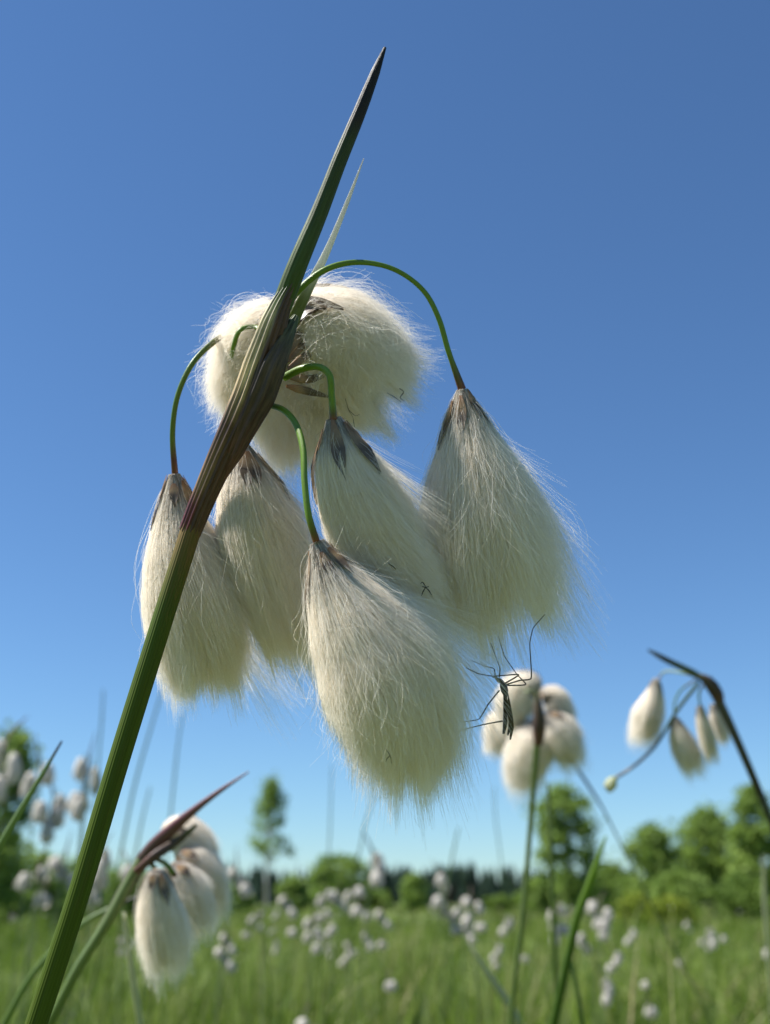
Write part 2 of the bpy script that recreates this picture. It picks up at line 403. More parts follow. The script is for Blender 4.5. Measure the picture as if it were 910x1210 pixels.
# lowest, nearest
a, p = T_([(374, 640), (394, 685), (421, 735), (453, 795), (472, 862), (473, 940)], [(0, 8), (.06, 14), (.16, 30), (.33, 54), (.50, 73), (.66, 80), (.78, 66), (.89, 36), (1, 4)], .152)
tuft(main, a, p, int(CNT * 1.5), seed=5, ragged=.20, clump=.5, fly=.04, wisp=.8, tail=.02)
# big tuft behind the top of the stem, swept to the right
a, p = T_([(330, 427), (364, 408), (404, 414), (443, 462)], [(0, 16), (.12, 38), (.3, 57), (.5, 66), (.75, 62), (1, 42)], .178)
TOPT = tuft(main, a, p, int(CNT * 2), core=.45, seed=6, ragged=.42, clump=.65, kink=1.8, curl=.0018, scales=12, scale_len=.34, fly=.10)
a, p = T_([(345, 392), (314, 394), (290, 418), (276, 465)], [(0, 16), (.2, 30), (.5, 38), (.8, 34), (1, 22)], .180)
tuft(main, a, p, int(CNT * 1.2), core=.4, seed=7, ragged=.5, clump=.45, kink=2.6, curl=.002, scales=0, fly=.16)
a, p = T_([(330, 420), (338, 465), (348, 500), (355, 532)], [(0, 26), (.3, 44), (.7, 50), (1, 38)], .183)
tuft(main, a, p, int(CNT * 1.0), core=.4, seed=8, ragged=.5, clump=.45, kink=2.6, curl=.002, scales=0, fly=.14)

# long brown scales of the top tuft showing beside the sheath
parts = []
for j, q in enumerate(([(338, 428), (362, 404), (388, 384)], [(340, 436), (368, 416), (396, 400)], [(340, 446), (366, 448), (398, 437)], [(338, 456), (362, 462), (394, 470)], [(340, 420), (358, 390), (378, 372)])):
    V, Fq, uv = tube(WP([(a_, b_, .1680 + .0024 * i_) for i_, (a_, b_) in enumerate(q)]), [2 * k, 5 * k, 5 * k, 3 * k, .5 * k], 12, 22, ridges=3, ramp_=.15, flat=.2); parts.append((V, Fq, uv))
V, Fq, uv = join(parts)
mesh_obj('scales', V, Fq, M_SCALE, TOPT, uv=uv)

# ================================================================== CRANE FLY
M_FLY = plain('fly_body_skin', (.05, .028, .016), .4, spec=.5, nscale=3000)
def wing_mat():
    m = Mat('fly_wing'); tc = m.n('TexCoord')
    wv = m.n('TexWave'); m.l(m.scaled(tc.outputs['UV'], (3, .6, 1)), wv.inputs[0]); wv.inputs['Scale'].default_value = 1.5; wv.inputs['Distortion'].default_value = 1
    c = m.ramp(wv.outputs['Color'], [(0, (.03, .02, .014)), (.3, (.12, .085, .06))])
    return m.leafy(c, trans=.4, rough=.25, spec=.6)
M_WING = wing_mat()
fd = .157; kf = px(fd)
fparts = []
def ft(pts, r, seg=8, n=24, flat=1): fparts.append(tube(WP(pts, fd), [q * kf for q in r], seg, n, flat=flat))
ft([(586, 801), (590, 804), (594, 805)], [.8, 2.6, 2.8, 1.2], 12)                  # head
ft([(592, 803), (595, 811), (597, 819), (598, 823)], [1.4, 4.2, 4.6, 2.0], 14)     # thorax
ft([(597, 816), (597, 835), (597, 855), (595, 867)], [2.6, 2.2, 2.4, 2.8, 1.4], 12)  # abdomen
ft([(586, 801), (582, 800)], [1, .7], 6, 5); ft([(588, 801, fd), (584, 797, fd - .001)], [.5, .3], 6, 5)
for leg in ([(596, 808, .1565), (614, 797, .154), (582, 799, .153), (565, 796, .152), (551, 789, .151)],
            [(598, 809, .1575), (614, 804, .158), (628, 802, .159), (626, 760, .158), (630, 742, .158), (644, 726, .159)],
            [(598, 810, .158), (622, 809, .160), (611, 797, .160), (596, 775, .162), (589, 752, .163)],
            [(590, 816, .1565), (577, 832, .154), (566, 850, .152), (546, 853, .151), (526, 845, .150)],
            [(594, 852, .1575), (572, 856, .157), (548, 862, .1565), (533, 868, .156)],
            [(594, 807, .158), (586, 803, .158), (584, 790, .159), (573, 787, .159), (556, 780, .160)],
            [(590, 800, .157), (591, 790, .157), (586, 776, .157), (580, 760, .158)]):
    C = WP(leg); rr = [1.0, .9, .75, .6, .55, .45]
    # straight segments with sharp knees
    Q = [C[0]]
    for a_, b_ in zip(C[:-1], C[1:]):
        Q += [a_ + (b_ - a_) * .06, a_ + (b_ - a_) * .94]
    Q.append(C[-1])
    fparts.append(tube(np.array(Q), [q * kf for q in rr], 6, 60))
V, Fq, uv = join(fparts)
FLYO = W(597, 820, fd)
fly = empty('crane_fly', FLYO, 'thin dark crane fly clinging to fibre ends beside the lowest tuft', 'crane fly')
mesh_obj('body', V, Fq, M_FLY, fly, uv=uv)
for pts in ([(600, 819, .158), (603, 840, .1583), (605, 858, .1585), (603, 874, .1588)], [(597, 819, .1562), (601, 840, .156), (603, 855, .1558), (600, 869, .1556)]):
    V, Fq, uv = tube(WP(pts), [.7 * kf, 1.6 * kf, 2.2 * kf, 2.3 * kf, 1.0 * kf], 10, 26, flat=.12)
    mesh_obj('wing', V, Fq, M_WING, fly, uv=uv)

# tiny dark scraps and a midge caught in the cotton
M_SCRAP = plain('dark_scrap_skin', (.02, .015, .012), .6)
def scrap(name, label, cat, paths, r, d):
    ps = [tube(WP(q, d), [r * px(d) * .45, r * px(d) * .7, r * px(d) * .3], 6, 14) for q in paths]
    V, Fq, uv = join(ps); c = V.mean(0)
    o = mesh_obj(name, V - c, Fq, M_SCRAP, None, uv=uv); o.location = c
    tag(o, label, cat, 'dark scraps caught in the cotton')
scrap('plant_scrap', 'curled black scrap at the right edge of the top tuft', 'plant scrap', [[(472, 459), (477, 463), (473, 470), (478, 474)]], 1.0, .171)
scrap('plant_scrap', 'short straight black scrap just left of the curled one on the top tuft', 'plant scrap', [[(457, 464), (466, 469), (474, 475)]], .7, .1695)
scrap('plant_scrap', 'forked thin black scrap low on the top tuft above the middle tuft', 'plant scrap', [[(408, 471), (412, 484), (417, 493)], [(412, 484), (420, 491), (425, 490)], [(417, 493), (418, 499), (419, 505)]], .6, .170)
scrap('plant_scrap', 'small black dash on the lower right of the middle tuft', 'plant scrap', [[(459, 666), (464, 669), (468, 673)]], .9, .1525)
scrap('midge', 'tiny black midge with spread legs on the tip of the middle tuft', 'midge', [[(499, 693), (503, 694), (507, 693)], [(503, 693), (499, 688), (497, 690)], [(503, 694), (507, 698), (510, 703)], [(503, 694), (500, 699), (498, 704)]], 1.1, .1535)
scrap('plant_scrap', 'faint forked scrap near the pointed end of the lowest tuft', 'plant scrap', [[(456, 885), (461, 893), (463, 903)], [(461, 893), (457, 897), (456, 900)]], .7, .1435)

exec_later = []
# ================================================================== NEARER BACKGROUND PLANTS
def stemtube(parent, pts, r, mat, name='stem', seg=10, n=50, flat=1.0):
    P = WP(pts); d = pts[0][2] if len(pts[0]) > 2 else .4
    V, Fq, uv = tube(P, [q * px(d) for q in r], seg, n, flat=flat)
    return mesh_obj(name, V, Fq, mat, parent, uv=uv)
M_BGST = stem_mat('meadow_stem_skin', [(0, (.14, .21, .05)), (1, (.22, .28, .12))], trans=.3)
M_BLADEP = stem_mat('pale_blade_skin', [(0, (.45, .50, .28)), (1, (.60, .60, .42))], trans=.4)
M_PURPLE = stem_mat('purple_bract_skin', [(0, (.13, .15, .05)), (.35, (.10, .07, .05)), (.6, (.16, .05, .06)), (1, (.22, .10, .12))], trans=.1)
M_DARKST = stem_mat('dark_stem_skin', [(0, (.07, .11, .05)), (.4, (.05, .08, .05)), (.6, (.03, .025, .02)), (1, (.08, .07, .06))], trans=.05)

def ground_root(px_, py_, d, dx=0.0):
    p = W(px_, py_, d); return np.array([p[0] + dx, p[1] + .01, 0.0])

# B: plant right of the crane fly
D = .46
r0 = ground_root(598, 1230, D, -.02)
B_ = empty('cottongrass_plant', r0, 'blurred cottongrass with a cluster of white tufts on an upright stem beside the crane fly', 'cottongrass')
P = np.vstack([[r0], WP([(603, 1215, D), (618, 1080, D), (628, 960, D), (635, 870, D - .012), (637, 838, D - .012)])])
V, Fq, uv = tube(P, [3.2 * px(D)] * 3 + [3.4 * px(D), 5 * px(D)], 10, 200, vis=1); mesh_obj('stem', V, Fq, M_BGST, B_, uv=uv)
V, Fq, uv = tube(WP([(636, 880, D - .012), (637, 850, D - .013), (634, 815, D - .012)]), [5 * px(D), 8 * px(D), 6 * px(D), 2 * px(D)], 10, 20); mesh_obj('sheath', V, Fq, M_DARKSHEATH, B_, uv=uv)
for pts, prof, dd, sd_ in (([(637, 850), (628, 880), (620, 905), (617, 940)], [(0, 6), (.25, 24), (.6, 29), (.85, 24), (1, 12)], D + .012, 21),
                           ([(634, 822), (622, 812), (607, 835), (602, 868)], [(0, 6), (.25, 22), (.6, 26), (1, 14)], D + .02, 22),
                           ([(602, 838), (594, 850), (588, 868), (580, 890)], [(0, 5), (.3, 16), (.7, 18), (1, 9)], D + .03, 23),
                           ([(642, 845), (656, 860), (668, 882), (678, 908)], [(0, 6), (.3, 22), (.6, 25), (1, 12)], D + .01, 24),
                           ([(640, 828), (652, 822), (662, 840), (668, 865)], [(0, 6), (.3, 14), (.7, 17), (1, 10)], D + .03, 25)):
    a, p = T_(pts, prof, dd); tuft(B_, a, p, 2200, rad=.00006, seed=sd_, clump=.3, scales=4, scale_len=.16, fly=.015, wisp=.4, core=.86, npt=6, core_end=.93)
stemtube(B_, [(606, 832, D + .03), (612, 820, D + .02), (628, 816, D)], [1.2] * 3, M_BGST, 'flower_stalk', 6, 12)

# C: bent plant at the right edge
D = .40
r0 = ground_root(965, 1225, D, .03)
C_ = empty('cottongrass_plant', r0, 'blurred cottongrass with bent dark stem and four drooping tufts by the right edge', 'cottongrass')
P = np.vstack([[r0], WP([(948, 1120, D), (925, 1010, D), (905, 955, D), (880, 895, D), (856, 842, D), (836, 802, D)])])
V, Fq, uv = tube(P, [4.2 * px(D)] * 3 + [4.8 * px(D), 6 * px(D)], 10, 200, vis=1); mesh_obj('stem', V, Fq, M_DARKST, C_, uv=uv)
stemtube(C_, [(852, 835, D), (846, 818, D), (834, 803, D), (818, 797, D)], [4, 7.5, 8, 5, 2], M_DARKSHEATH, 'sheath', 10, 24)
stemtube(C_, [(838, 806, D), (815, 793, D), (790, 781, D), (766, 768, D - .01)], [4, 4.2, 3.6, 3, 1.2], M_DARKST, 'bract', 8, 24, .5)
stemtube(C_, [(826, 806, D), (800, 840, D + .005), (775, 880, D + .01), (748, 906, D + .02), (726, 920, D + .02)], [2.4, 2.2, 2.2, 2, 2], M_DARKST, 'flower_stalk', 8, 40)
stemtube(C_, [(822, 800, D), (805, 795, D + .01), (785, 794, D + .015), (777, 804, D + .015)], [1.2] * 4, M_STALKB, 'flower_stalk', 6, 20)
stemtube(C_, [(822, 803, D), (803, 818, D + .01), (797, 832, D + .01), (798, 850, D + .01)], [1.2] * 4, M_STALKB, 'flower_stalk', 6, 20)
stemtube(C_, [(832, 808, D), (826, 820, D + .005), (828, 838, D + .005)], [1.4] * 3, M_STALKB, 'flower_stalk', 6, 12)
for pts, prof, dd, sd_ in (([(776, 802), (772, 825), (764, 850), (757, 878)], [(0, 3), (.25, 10), (.6, 20), (.85, 20), (1, 14)], D + .015, 31),
                           ([(798, 848), (803, 868), (812, 890), (820, 913)], [(0, 3), (.25, 10), (.6, 17), (.85, 17), (1, 12)], D + .01, 32),
                           ([(827, 834), (830, 852), (835, 872), (841, 896)], [(0, 3), (.3, 7), (.7, 10), (1, 7)], D + .005, 33),
                           ([(842, 832), (846, 846), (850, 860), (856, 876)], [(0, 3), (.3, 7), (.7, 9), (1, 5)], D + .02, 34)):
    a, p = T_(pts, prof, dd); tuft(C_, a, p, 1600, rad=.00005, seed=sd_, clump=.3, scales=4, scale_len=.16, fly=.015, wisp=.4, core=.86, npt=6, core_end=.93)
a = WP([(728, 918, D + .02), (722, 926, D + .02), (720, 936, D + .02)])
V, Fq, uv = tube(a, [2 * px(D), 6 * px(D), 7 * px(D), 2 * px(D)], 12, 14, ridges=4, ramp_=.2)
mesh_obj('bare_flower_head', V, Fq, M_BLADEP, C_, uv=uv)

# D: plant at lower left with a purple bract
D = .29
r0 = ground_root(45, 1235, D, -.13)
D_ = empty('cottongrass_plant', r0, 'blurred cottongrass with slanting purple bract and large tufts at lower left', 'cottongrass')
P = np.vstack([[r0], WP([(-20, 1335, D), (58, 1210, D), (92, 1145, D), (128, 1088, D), (154, 1040, D), (168, 1015, D)])])
V, Fq, uv = tube(P, [6 * px(D)] * 3 + [6.5 * px(D), 7 * px(D)], 12, 260, vis=2); mesh_obj('stem', V, Fq, M_BGST, D_, uv=uv)
stemtube(D_, [(120, 1100, D), (142, 1062, D), (160, 1030, D), (178, 1004, D), (205, 978, D), (235, 953, D), (265, 931, D), (294, 912, D)], [6.5, 7, 8, 8.5, 8, 6, 4, 2.5, .8], M_PURPLE, 'bract', 12, 60, .6)
stemtube(D_, [(160, 1030, D - .004), (185, 1010, D - .004), (212, 992, D), (232, 975, D)], [4, 6, 5, 2], M_DARKSHEATH, 'sheath', 10, 24, .6)
stemtube(D_, [(172, 1015, D), (180, 1022, D), (188, 1036, D)], [3, 3, 4], M_STALKB, 'flower_stalk', 8, 12)
stemtube(D_, [(176, 1012, D), (195, 1020, D + .004), (206, 1034, D + .008)], [3, 3, 4], M_STALKB, 'flower_stalk', 8, 12)
for pts, prof, dd, sd_ in (([(184, 1028), (186, 1060), (192, 1100), (197, 1150)], [(0, 8), (.15, 16), (.4, 25), (.7, 31), (.9, 26), (1, 14)], D - .005, 41),
                           ([(200, 1022), (215, 1045), (226, 1070), (236, 1105)], [(0, 8), (.15, 18), (.45, 28), (.8, 26), (1, 12)], D + .02, 42),
                           ([(212, 1005), (232, 1020), (246, 1045), (254, 1085)], [(0, 8), (.2, 18), (.5, 24), (.8, 20), (1, 8)], D + .035, 43),
                           ([(196, 1000), (212, 985), (230, 1000), (238, 1040)], [(0, 8), (.2, 18), (.6, 26), (1, 16)], D + .04, 44),
                           ([(214, 975), (224, 975), (230, 990), (234, 1010)], [(0, 6), (.3, 12), (.8, 14), (1, 10)], D + .05, 45)):
    a, p = T_(pts, prof, dd); tuft(D_, a, p, 3200, rad=.00005, seed=sd_, clump=.3, scales=6, scale_len=.28, fly=.02, wisp=.5, core=.84, npt=7, core_end=.93)

# single blades and stalks standing close to the camera
M_BLADE = stem_mat('sedge_blade_skin', [(0, (.17, .26, .06)), (.88, (.22, .31, .12)), (.95, (.08, .07, .06)), (1, (.03, .03, .04))], trans=.4)
M_BLADEG = stem_mat('bright_blade_skin', [(0, (.08, .16, .02)), (1, (.24, .38, .04))], trans=.5)
def blade(label, pts, d, r, mat, name='sedge', dx=0.0, flat=.85, root=True, group='single sedge blades near the camera'):
    P = WP([(a, b, d) for a, b in pts])
    # continue down to the ground along the lowest direction
    v = P[0] - P[1]; v /= np.linalg.norm(v); v[2] = min(v[2], -.75)
    g = P[0] + v * (P[0][2] / max(.35, -v[2])); g = np.array([g[0] + dx, g[1], 0.0])
    V, Fq, uv = tube(np.vstack([[g], P]), [q * px(d) for q in r], 10, 220, flat=flat, vis=1)
    o = mesh_obj(name, V - g, Fq, mat, None, uv=uv); o.location = g
    return tag(o, label, 'sedge blade', group)
blade('pale green blade with dark tip slanting up against the sky at the left edge', [(-60, 1120), (0, 1000), (40, 932), (73, 876)], .24, [5, 4.6, 3.8, 1.2], M_BLADE)
blade('pale straight blade leaning left beside the tufts at lower left', [(168, 1225), (158, 1160), (146, 1078)], .33, [4, 4, 2.2], M_BLADEP)
blade('green blade crossing behind the thick stem at the lower left corner', [(2, 1215), (40, 1150), (100, 1090), (160, 1060)], .36, [4, 4, 3.5, 1.5], M_BLADE)
blade('bright yellow green blade pointing up in front of the right trees', [(672, 1130), (682, 1085), (700, 1035), (716, 988)], .42, [5, 5, 4.5, 1.2], M_BLADEG)
blade('thin dark green stalk curving down at bottom right of centre', [(690, 1225), (682, 1170), (672, 1120), (676, 1090)], .45, [3, 3, 2.6, 1.2], M_BLADE)
blade('pale slanting blade at the bottom below the right hand tufted plant', [(622, 1225), (600, 1185), (575, 1148), (556, 1118)], .6, [4.5, 4.5, 3.6, 1.5], M_BLADEP)
blade('thin pale stalk just right of the upright stem by the crane fly', [(654, 1090), (652, 1030), (650, 975), (648, 925)], .55, [3, 3, 2.6, 1.6], M_BGST, name='sedge_stalk')
blade('bluish stalk leaning left behind the tufts of the crane fly plant', [(740, 1010), (712, 955), (690, 920), (672, 893)], .62, [1.0, 1.1, 1.9, 2], M_DARKST, name='sedge_stalk')
blade('pale dead stalk at the right edge beside the bent dark stem', [(908, 1120), (903, 1050), (902, 1010)], .8, [2.6, 2.8, 2, .6], M_BLADEP, name='sedge_stalk')
for i, (pts, d, r) in enumerate((([(142, 1010), (160, 925), (180, 855), (193, 812)], .95, 1.4), ([(160, 1010), (170, 960), (178, 930)], 1.2, 1.2), ([(200, 980), (205, 930), (212, 868), (217, 840)], 1.0, 1.1),
                      ([(118, 880), (121, 840), (122, 815)], 1.1, 1.0), ([(386, 1040), (390, 980), (392, 905)], 1.1, 0.8), ([(424, 1010), (434, 965), (446, 935)], 1.2, 1.0),
                      ([(529, 1040), (536, 1005), (542, 978)], 1.3, 1.1), ([(590, 1000), (585, 960), (584, 930)], 1.5, 0.7), ([(96, 1000), (104, 930), (110, 905)], 1.1, 0.9))):
    names = ['soft tall stalk against the sky just right of the thick stem', 'shorter faint stalk right beside the soft tall one', 'faint vertical stalk in the sky above the purple bract',
             'short faint stalk against the sky left of the thick stem', 'hair thin stalk rising below the lowest tuft', 'faint leaning stalk in the sky right of the hair thin one',
             'thin stalk poking above the dark forest at centre', 'hair thin stalk in the sky below the crane fly', 'thin faint stalk between two white heads at left']
    blade(names[i], pts, d, [r, r, r * .7], M_BGST, name='grass_stalk', group='faint stalks against the sky')

# ================================================================== MEADOW COTTONGRASS
M_MTUFT = plain('meadow_cotton', (.72, .68, .62), .8, trans=.45, spec=.1, nscale=300, var=.25)
M_MSTEM = plain('meadow_stem', (.13, .19, .07), .5, trans=.2)
M_MNODE = plain('meadow_node', (.09, .06, .035), .6)
def meadow_proto(seed, ntuft, H=.40):
    r = np.random.default_rng(seed)
    top = np.array([r.uniform(-.03, .03), r.uniform(-.03, .03), H])
    root = empty('cottongrass_plant', (0, 0, 0), 'small cottongrass plant out in the meadow', 'cottongrass', 'cottongrass plants out in the meadow')
    V, Fq, uv = tube(np.array([[0, 0, -.01], top * [.2, .2, .5], top]), [.0016, .0013, .0011], 7, 14); mesh_obj('stem', V, Fq, M_MSTEM, root, uv=uv)
    tip = top + np.array([r.uniform(-.03, .03), r.uniform(-.02, .02), r.uniform(.015, .04)])
    V, Fq, uv = tube(np.array([top - [0, 0, .015], top, tip]), [.0013, .0018, .0012, .0003], 7, 12); mesh_obj('bract', V, Fq, M_MNODE, root, uv=uv)
    for j in range(ntuft):
        a = r.uniform(0, 6.28); out = np.array([math.cos(a), math.sin(a), 0]) * r.uniform(.004, .011)
        st = top + out + np.array([0, 0, r.uniform(-.030, .012)]); L = r.uniform(.017, .023)
        en = st + out * .6 + np.array([0, 0, -L])
        C = smooth_path([st, (st + en) / 2 + out * .15, en], 12); T, N, B = frames(C)
        na = 12; aa = np.linspace(0, 2 * np.pi, na + 1); rr = np.interp(np.linspace(0, 1, 12), [0, .15, .5, .8, 1], [.003, .0068, .0090, .0082, .0035]) * r.uniform(.85, 1.15)
        rm = rr[:, None] * (1 + r.normal(0, .15, (12, na + 1))); rm[:, -1] = rm[:, 0]
        Vb = (C[:, None] + rm[..., None] * (np.cos(aa)[None, :, None] * N[:, None] + np.sin(aa)[None, :, None] * B[:, None])).reshape(-1, 3)
        idx = np.arange(12 * (na + 1)).reshape(12, na + 1)
        Fb = np.stack([idx[:-1, :-1], idx[:-1, 1:], idx[1:, 1:], idx[1:, :-1]], -1).reshape(-1, 4)
        # loose fibres as slim blades
        m = 160; ph = r.uniform(0, 6.28, m); t0 = r.integers(1, 7, m); ln = r.uniform(.005, .011, m)
        b0 = C[t0] + rr[t0][:, None] * .8 * (np.cos(ph)[:, None] * N[t0] + np.sin(ph)[:, None] * B[t0])
        dr = T[t0] + .38 * (np.cos(ph)[:, None] * N[t0] + np.sin(ph)[:, None] * B[t0]) + r.normal(0, .15, (m, 3))
        sd_ = np.cross(dr, r.normal(0, 1, (m, 3))); sd_ /= np.linalg.norm(sd_, axis=1)[:, None]
        Vh = np.stack([b0 - sd_ * .0003, b0 + sd_ * .0003, b0 + dr * ln[:, None] + sd_ * .00008, b0 + dr * ln[:, None] - sd_ * .00008], 1).reshape(-1, 3)
        Fh = np.arange(m * 4).reshape(m, 4) + len(Vb)
        mesh_obj('cotton_tuft', np.vstack([Vb, Vh]), np.vstack([Fb, Fh]), M_MTUFT, root)
        V, Fq, uv = tube(np.array([top, (top + st) / 2 + [0, 0, .006], st]), [.0006, .0005, .0006], 5, 8); mesh_obj('flower_stalk', V, Fq, M_MSTEM, root, uv=uv)
    root['_top'] = float(top[2]); root['_x'] = float(top[0]); root['_y'] = float(top[1])
    return root
protos = [meadow_proto(50 + i, n) for i, n in enumerate((2, 3, 3, 4, 5))]
used = set()
def place(pi, x, y, d, label=None, rz=None, size=1.0):
    """head centre seen at photo pixel x,y at distance d"""
    src = protos[pi]
    head = W(x, y, d)
    if pi in used:
        o = src.copy(); COL.objects.link(o)
        for ch in src.children:
            c = ch.copy(); COL.objects.link(c); c.parent = o
    else: o = src; used.add(pi)
    s = max(.02, head[2]) / (src['_top'] - .008)
    a = rz if rz is not None else random.uniform(0, 6.28)
    tx, ty = src['_x'] * s * size, src['_y'] * s * size
    o.rotation_euler = (0, 0, a); o.scale = (s * size, s * size, s)
    o.location = (head[0] - (math.cos(a) * tx - math.sin(a) * ty), head[1] - (math.sin(a) * tx + math.cos(a) * ty), 0)
    if label: o['label'] = label
    return o
L_ = [
 (3, 8, 885, 1.05, 'large head of several tufts in front of the leafy tree at the left edge'),
 (2, 46, 918, 1.25, 'white head crossed by the dark tipped slanting blade'),
 (1, 62, 950, 1.25, 'greyer head hanging just below the one crossed by the blade'),
 (2, 103, 913, 1.2, 'round head against the sky just left of the thick stem'),
 (0, 99, 938, 1.3, 'smaller head right under the round one left of the thick stem'),
 (2, 43, 1035, 1.5, 'head at left in front of the low bushes'),
 (1, 76, 1020, 1.6, 'smaller head between two others before the left bushes'),
 (3, 122, 1010, 1.35, 'head poking out right behind the thick stem above the meadow'),
 (2, 108, 1032, 1.5, 'lower head right behind the thick stem at meadow height'),
 (0, 50, 1058, 2.0, 'small round head low in the grass at far left'),
 (0, 150, 1024, 1.7, 'little head peeking out above the stem of the purple bract plant'),
 (1, 280, 1032, 1.9, 'head standing alone below the slender birch'),
 (1, 338, 1064, 2.2, 'small head right of the birch trunk'),
 (2, 384, 1060, 2.0, 'left head of the dense group in front of the forest'),
 (1, 401, 1058, 2.3, 'middle head of the dense group in front of the forest'),
 (2, 418, 1056, 2.0, 'right head of the dense group in front of the forest'),
 (2, 371, 1087, 2.0, 'head at the lower left of the dense group'),
 (1, 388, 1097, 2.2, 'head at the lower right of the dense group'),
 (2, 370, 1103, 1.9, 'lowest head under the dense group'),
 (1, 441, 1016, 1.7, 'tall head alone above the forest line below the lowest tuft'),
 (0, 430, 1078, 2.4, 'small head right under the dense group edge'),
 (1, 452, 1080, 2.4, 'small head between dense group and centre'),
 (1, 433, 1106, 2.2, 'head low in grass left of centre'),
 (0, 454, 1113, 2.3, 'head low in grass at centre'),
 (2, 521, 1042, 1.8, 'upper head of the leaning group right of centre'),
 (1, 530, 1070, 2.0, 'left head of the leaning group right of centre'),
 (2, 545, 1080, 2.0, 'brightest head in the middle of the leaning group'),
 (2, 557, 1068, 1.9, 'right head of the leaning group right of centre'),
 (1, 551, 1096, 2.1, 'lowest head of the leaning group right of centre'),
 (0, 566, 1092, 2.3, 'small head on the right flank of the leaning group'),
 (1, 596, 1088, 2.3, 'head just left of the long upright stem at right'),
 (1, 586, 1120, 2.2, 'head with greyish top low beside the long upright stem'),
 (0, 589, 1138, 2.2, 'small dull head near the base of the long upright stem'),
 (2, 660, 1077, 1.8, 'head left of the bright yellow green blade'),
 (1, 652, 1095, 1.9, 'slightly lower head left of the bright yellow green blade'),
 (3, 709, 1070, 1.7, 'bright tall head right of the yellow green blade'),
 (1, 708, 1087, 1.8, 'head directly under the bright tall one'),
 (1, 692, 1108, 2.0, 'oval head between blade and bright tall head'),
 (1, 744, 1102, 2.6, 'dim head low in front of the right bushes'),
 (1, 725, 1130, 1.8, 'dim head low in grass under the bright tall head'),
 (0, 764, 1160, 1.9, 'tiny head deep in the grass at lower right'),
 (1, 838, 1102, 2.1, 'head alone in the meadow under the right trees'),
 (0, 853, 1106, 2.6, 'small dim head beside the lone one under the right trees'),
 (0, 360, 1204, 1.2, 'head cut by the bottom edge of the picture left of centre'),
 (1, 713, 1163, 1.4, 'faint head in the grass near the bottom right'),
 (0, 903, 1122, 1.8, 'head at the right edge low in the grass'),
 (1, 265, 1125, 1.6, 'head low in the grass right of the large lower left tufts'),
 (1, 268, 1108, 1.9, 'upper one of two heads right of the large lower left tufts'),
 (0, 345, 1098, 2.4, 'tiny head left of the dense group low in the grass'),
 (0, 460, 1160, 1.6, 'tiny head deep in the grass at bottom centre'),
 (0, 622, 1130, 2.4, 'tiny head just right of the long upright stem'),
 (0, 800, 1135, 2.4, 'tiny head in grass between lower right and the lone one'),
 (0, 300, 1085, 2.8, 'tiny head left of the birch in the meadow'),
 (0, 768, 1190, 1.3, 'pale head near the bottom edge at right'),
]
for i, (pi, x, y, d, lab) in enumerate(L_):
    place(pi, x, y, d, lab, size=random.uniform(.85, 1.05) * (.66 if d < 1.4 and x < 200 else 1.0))
rr = np.random.default_rng(77)
for i in range(34):
    d = 2.4 + 9 * rr.random() ** 1.3; x = rr.uniform(-140, 1050)
    h = rr.uniform(.24, .36); y = YH + (CAM[2] - h) / d * F * .94
    place(int(rr.integers(0, 3)), x, y, d, 'tiny pale cottongrass plant lost far back in the green meadow')
for i in range(5):
    if i not in used:
        for ch in list(protos[i].children): bpy.data.objects.remove(ch)
        bpy.data.objects.remove(protos[i])

# ================================================================== GROUND + GRASS
def grass_mat(name, stops, trans=.4):
    m = Mat(name); at = m.n('Attribute', attribute_name='tint'); c = m.ramp(at.outputs['Fac'], stops)
    return m.leafy(c, trans=trans, rough=.5, spec=.2, tcol=m.mix(.5, c, (.16, .26, .02)))
M_GRASS = grass_mat('meadow_grass_blades', [(0, (.015, .03, .006)), (.3, (.06, .11, .010)), (.6, (.13, .19, .018)), (.82, (.25, .32, .08)), (.95, (.34, .33, .17)), (1, (.30, .25, .13))])
gm = Mat('bog_ground'); tc = gm.n('TexCoord')
c = gm.ramp(gm.noise(.15, tc.outputs['Object'], 8, .6), [(.3, (.05, .09, .02)), (.5, (.09, .13, .03)), (.7, (.14, .16, .05))])
c = gm.mix(gm.ramp(gm.noise(18, tc.outputs['Object'], 6), [(.4, (0, 0, 0)), (.7, (.6, .6, .6))]), c, (.05, .04, .02))
gm.leafy(c, trans=0, rough=.95, spec=.1)
n = 90; xs = np.sign(np.linspace(-1, 1, n)) * np.abs(np.linspace(-1, 1, n)) ** 3 * 2200
X, Y = np.meshgrid(xs, xs); Z = -.02 + .015 * np.sin(X * 3.1) * np.cos(Y * 2.3); Z[(np.abs(X) > 40) | (np.abs(Y) > 40)] = -.02
idx = np.arange(n * n).reshape(n, n); Fq = np.stack([idx[:-1, :-1], idx[:-1, 1:], idx[1:, 1:], idx[1:, :-1]], -1).reshape(-1, 4)
tag(mesh_obj('ground', np.stack([X, Y, Z], -1).reshape(-1, 3), Fq, gm.m), 'green brown bog ground under the meadow', kind='structure')

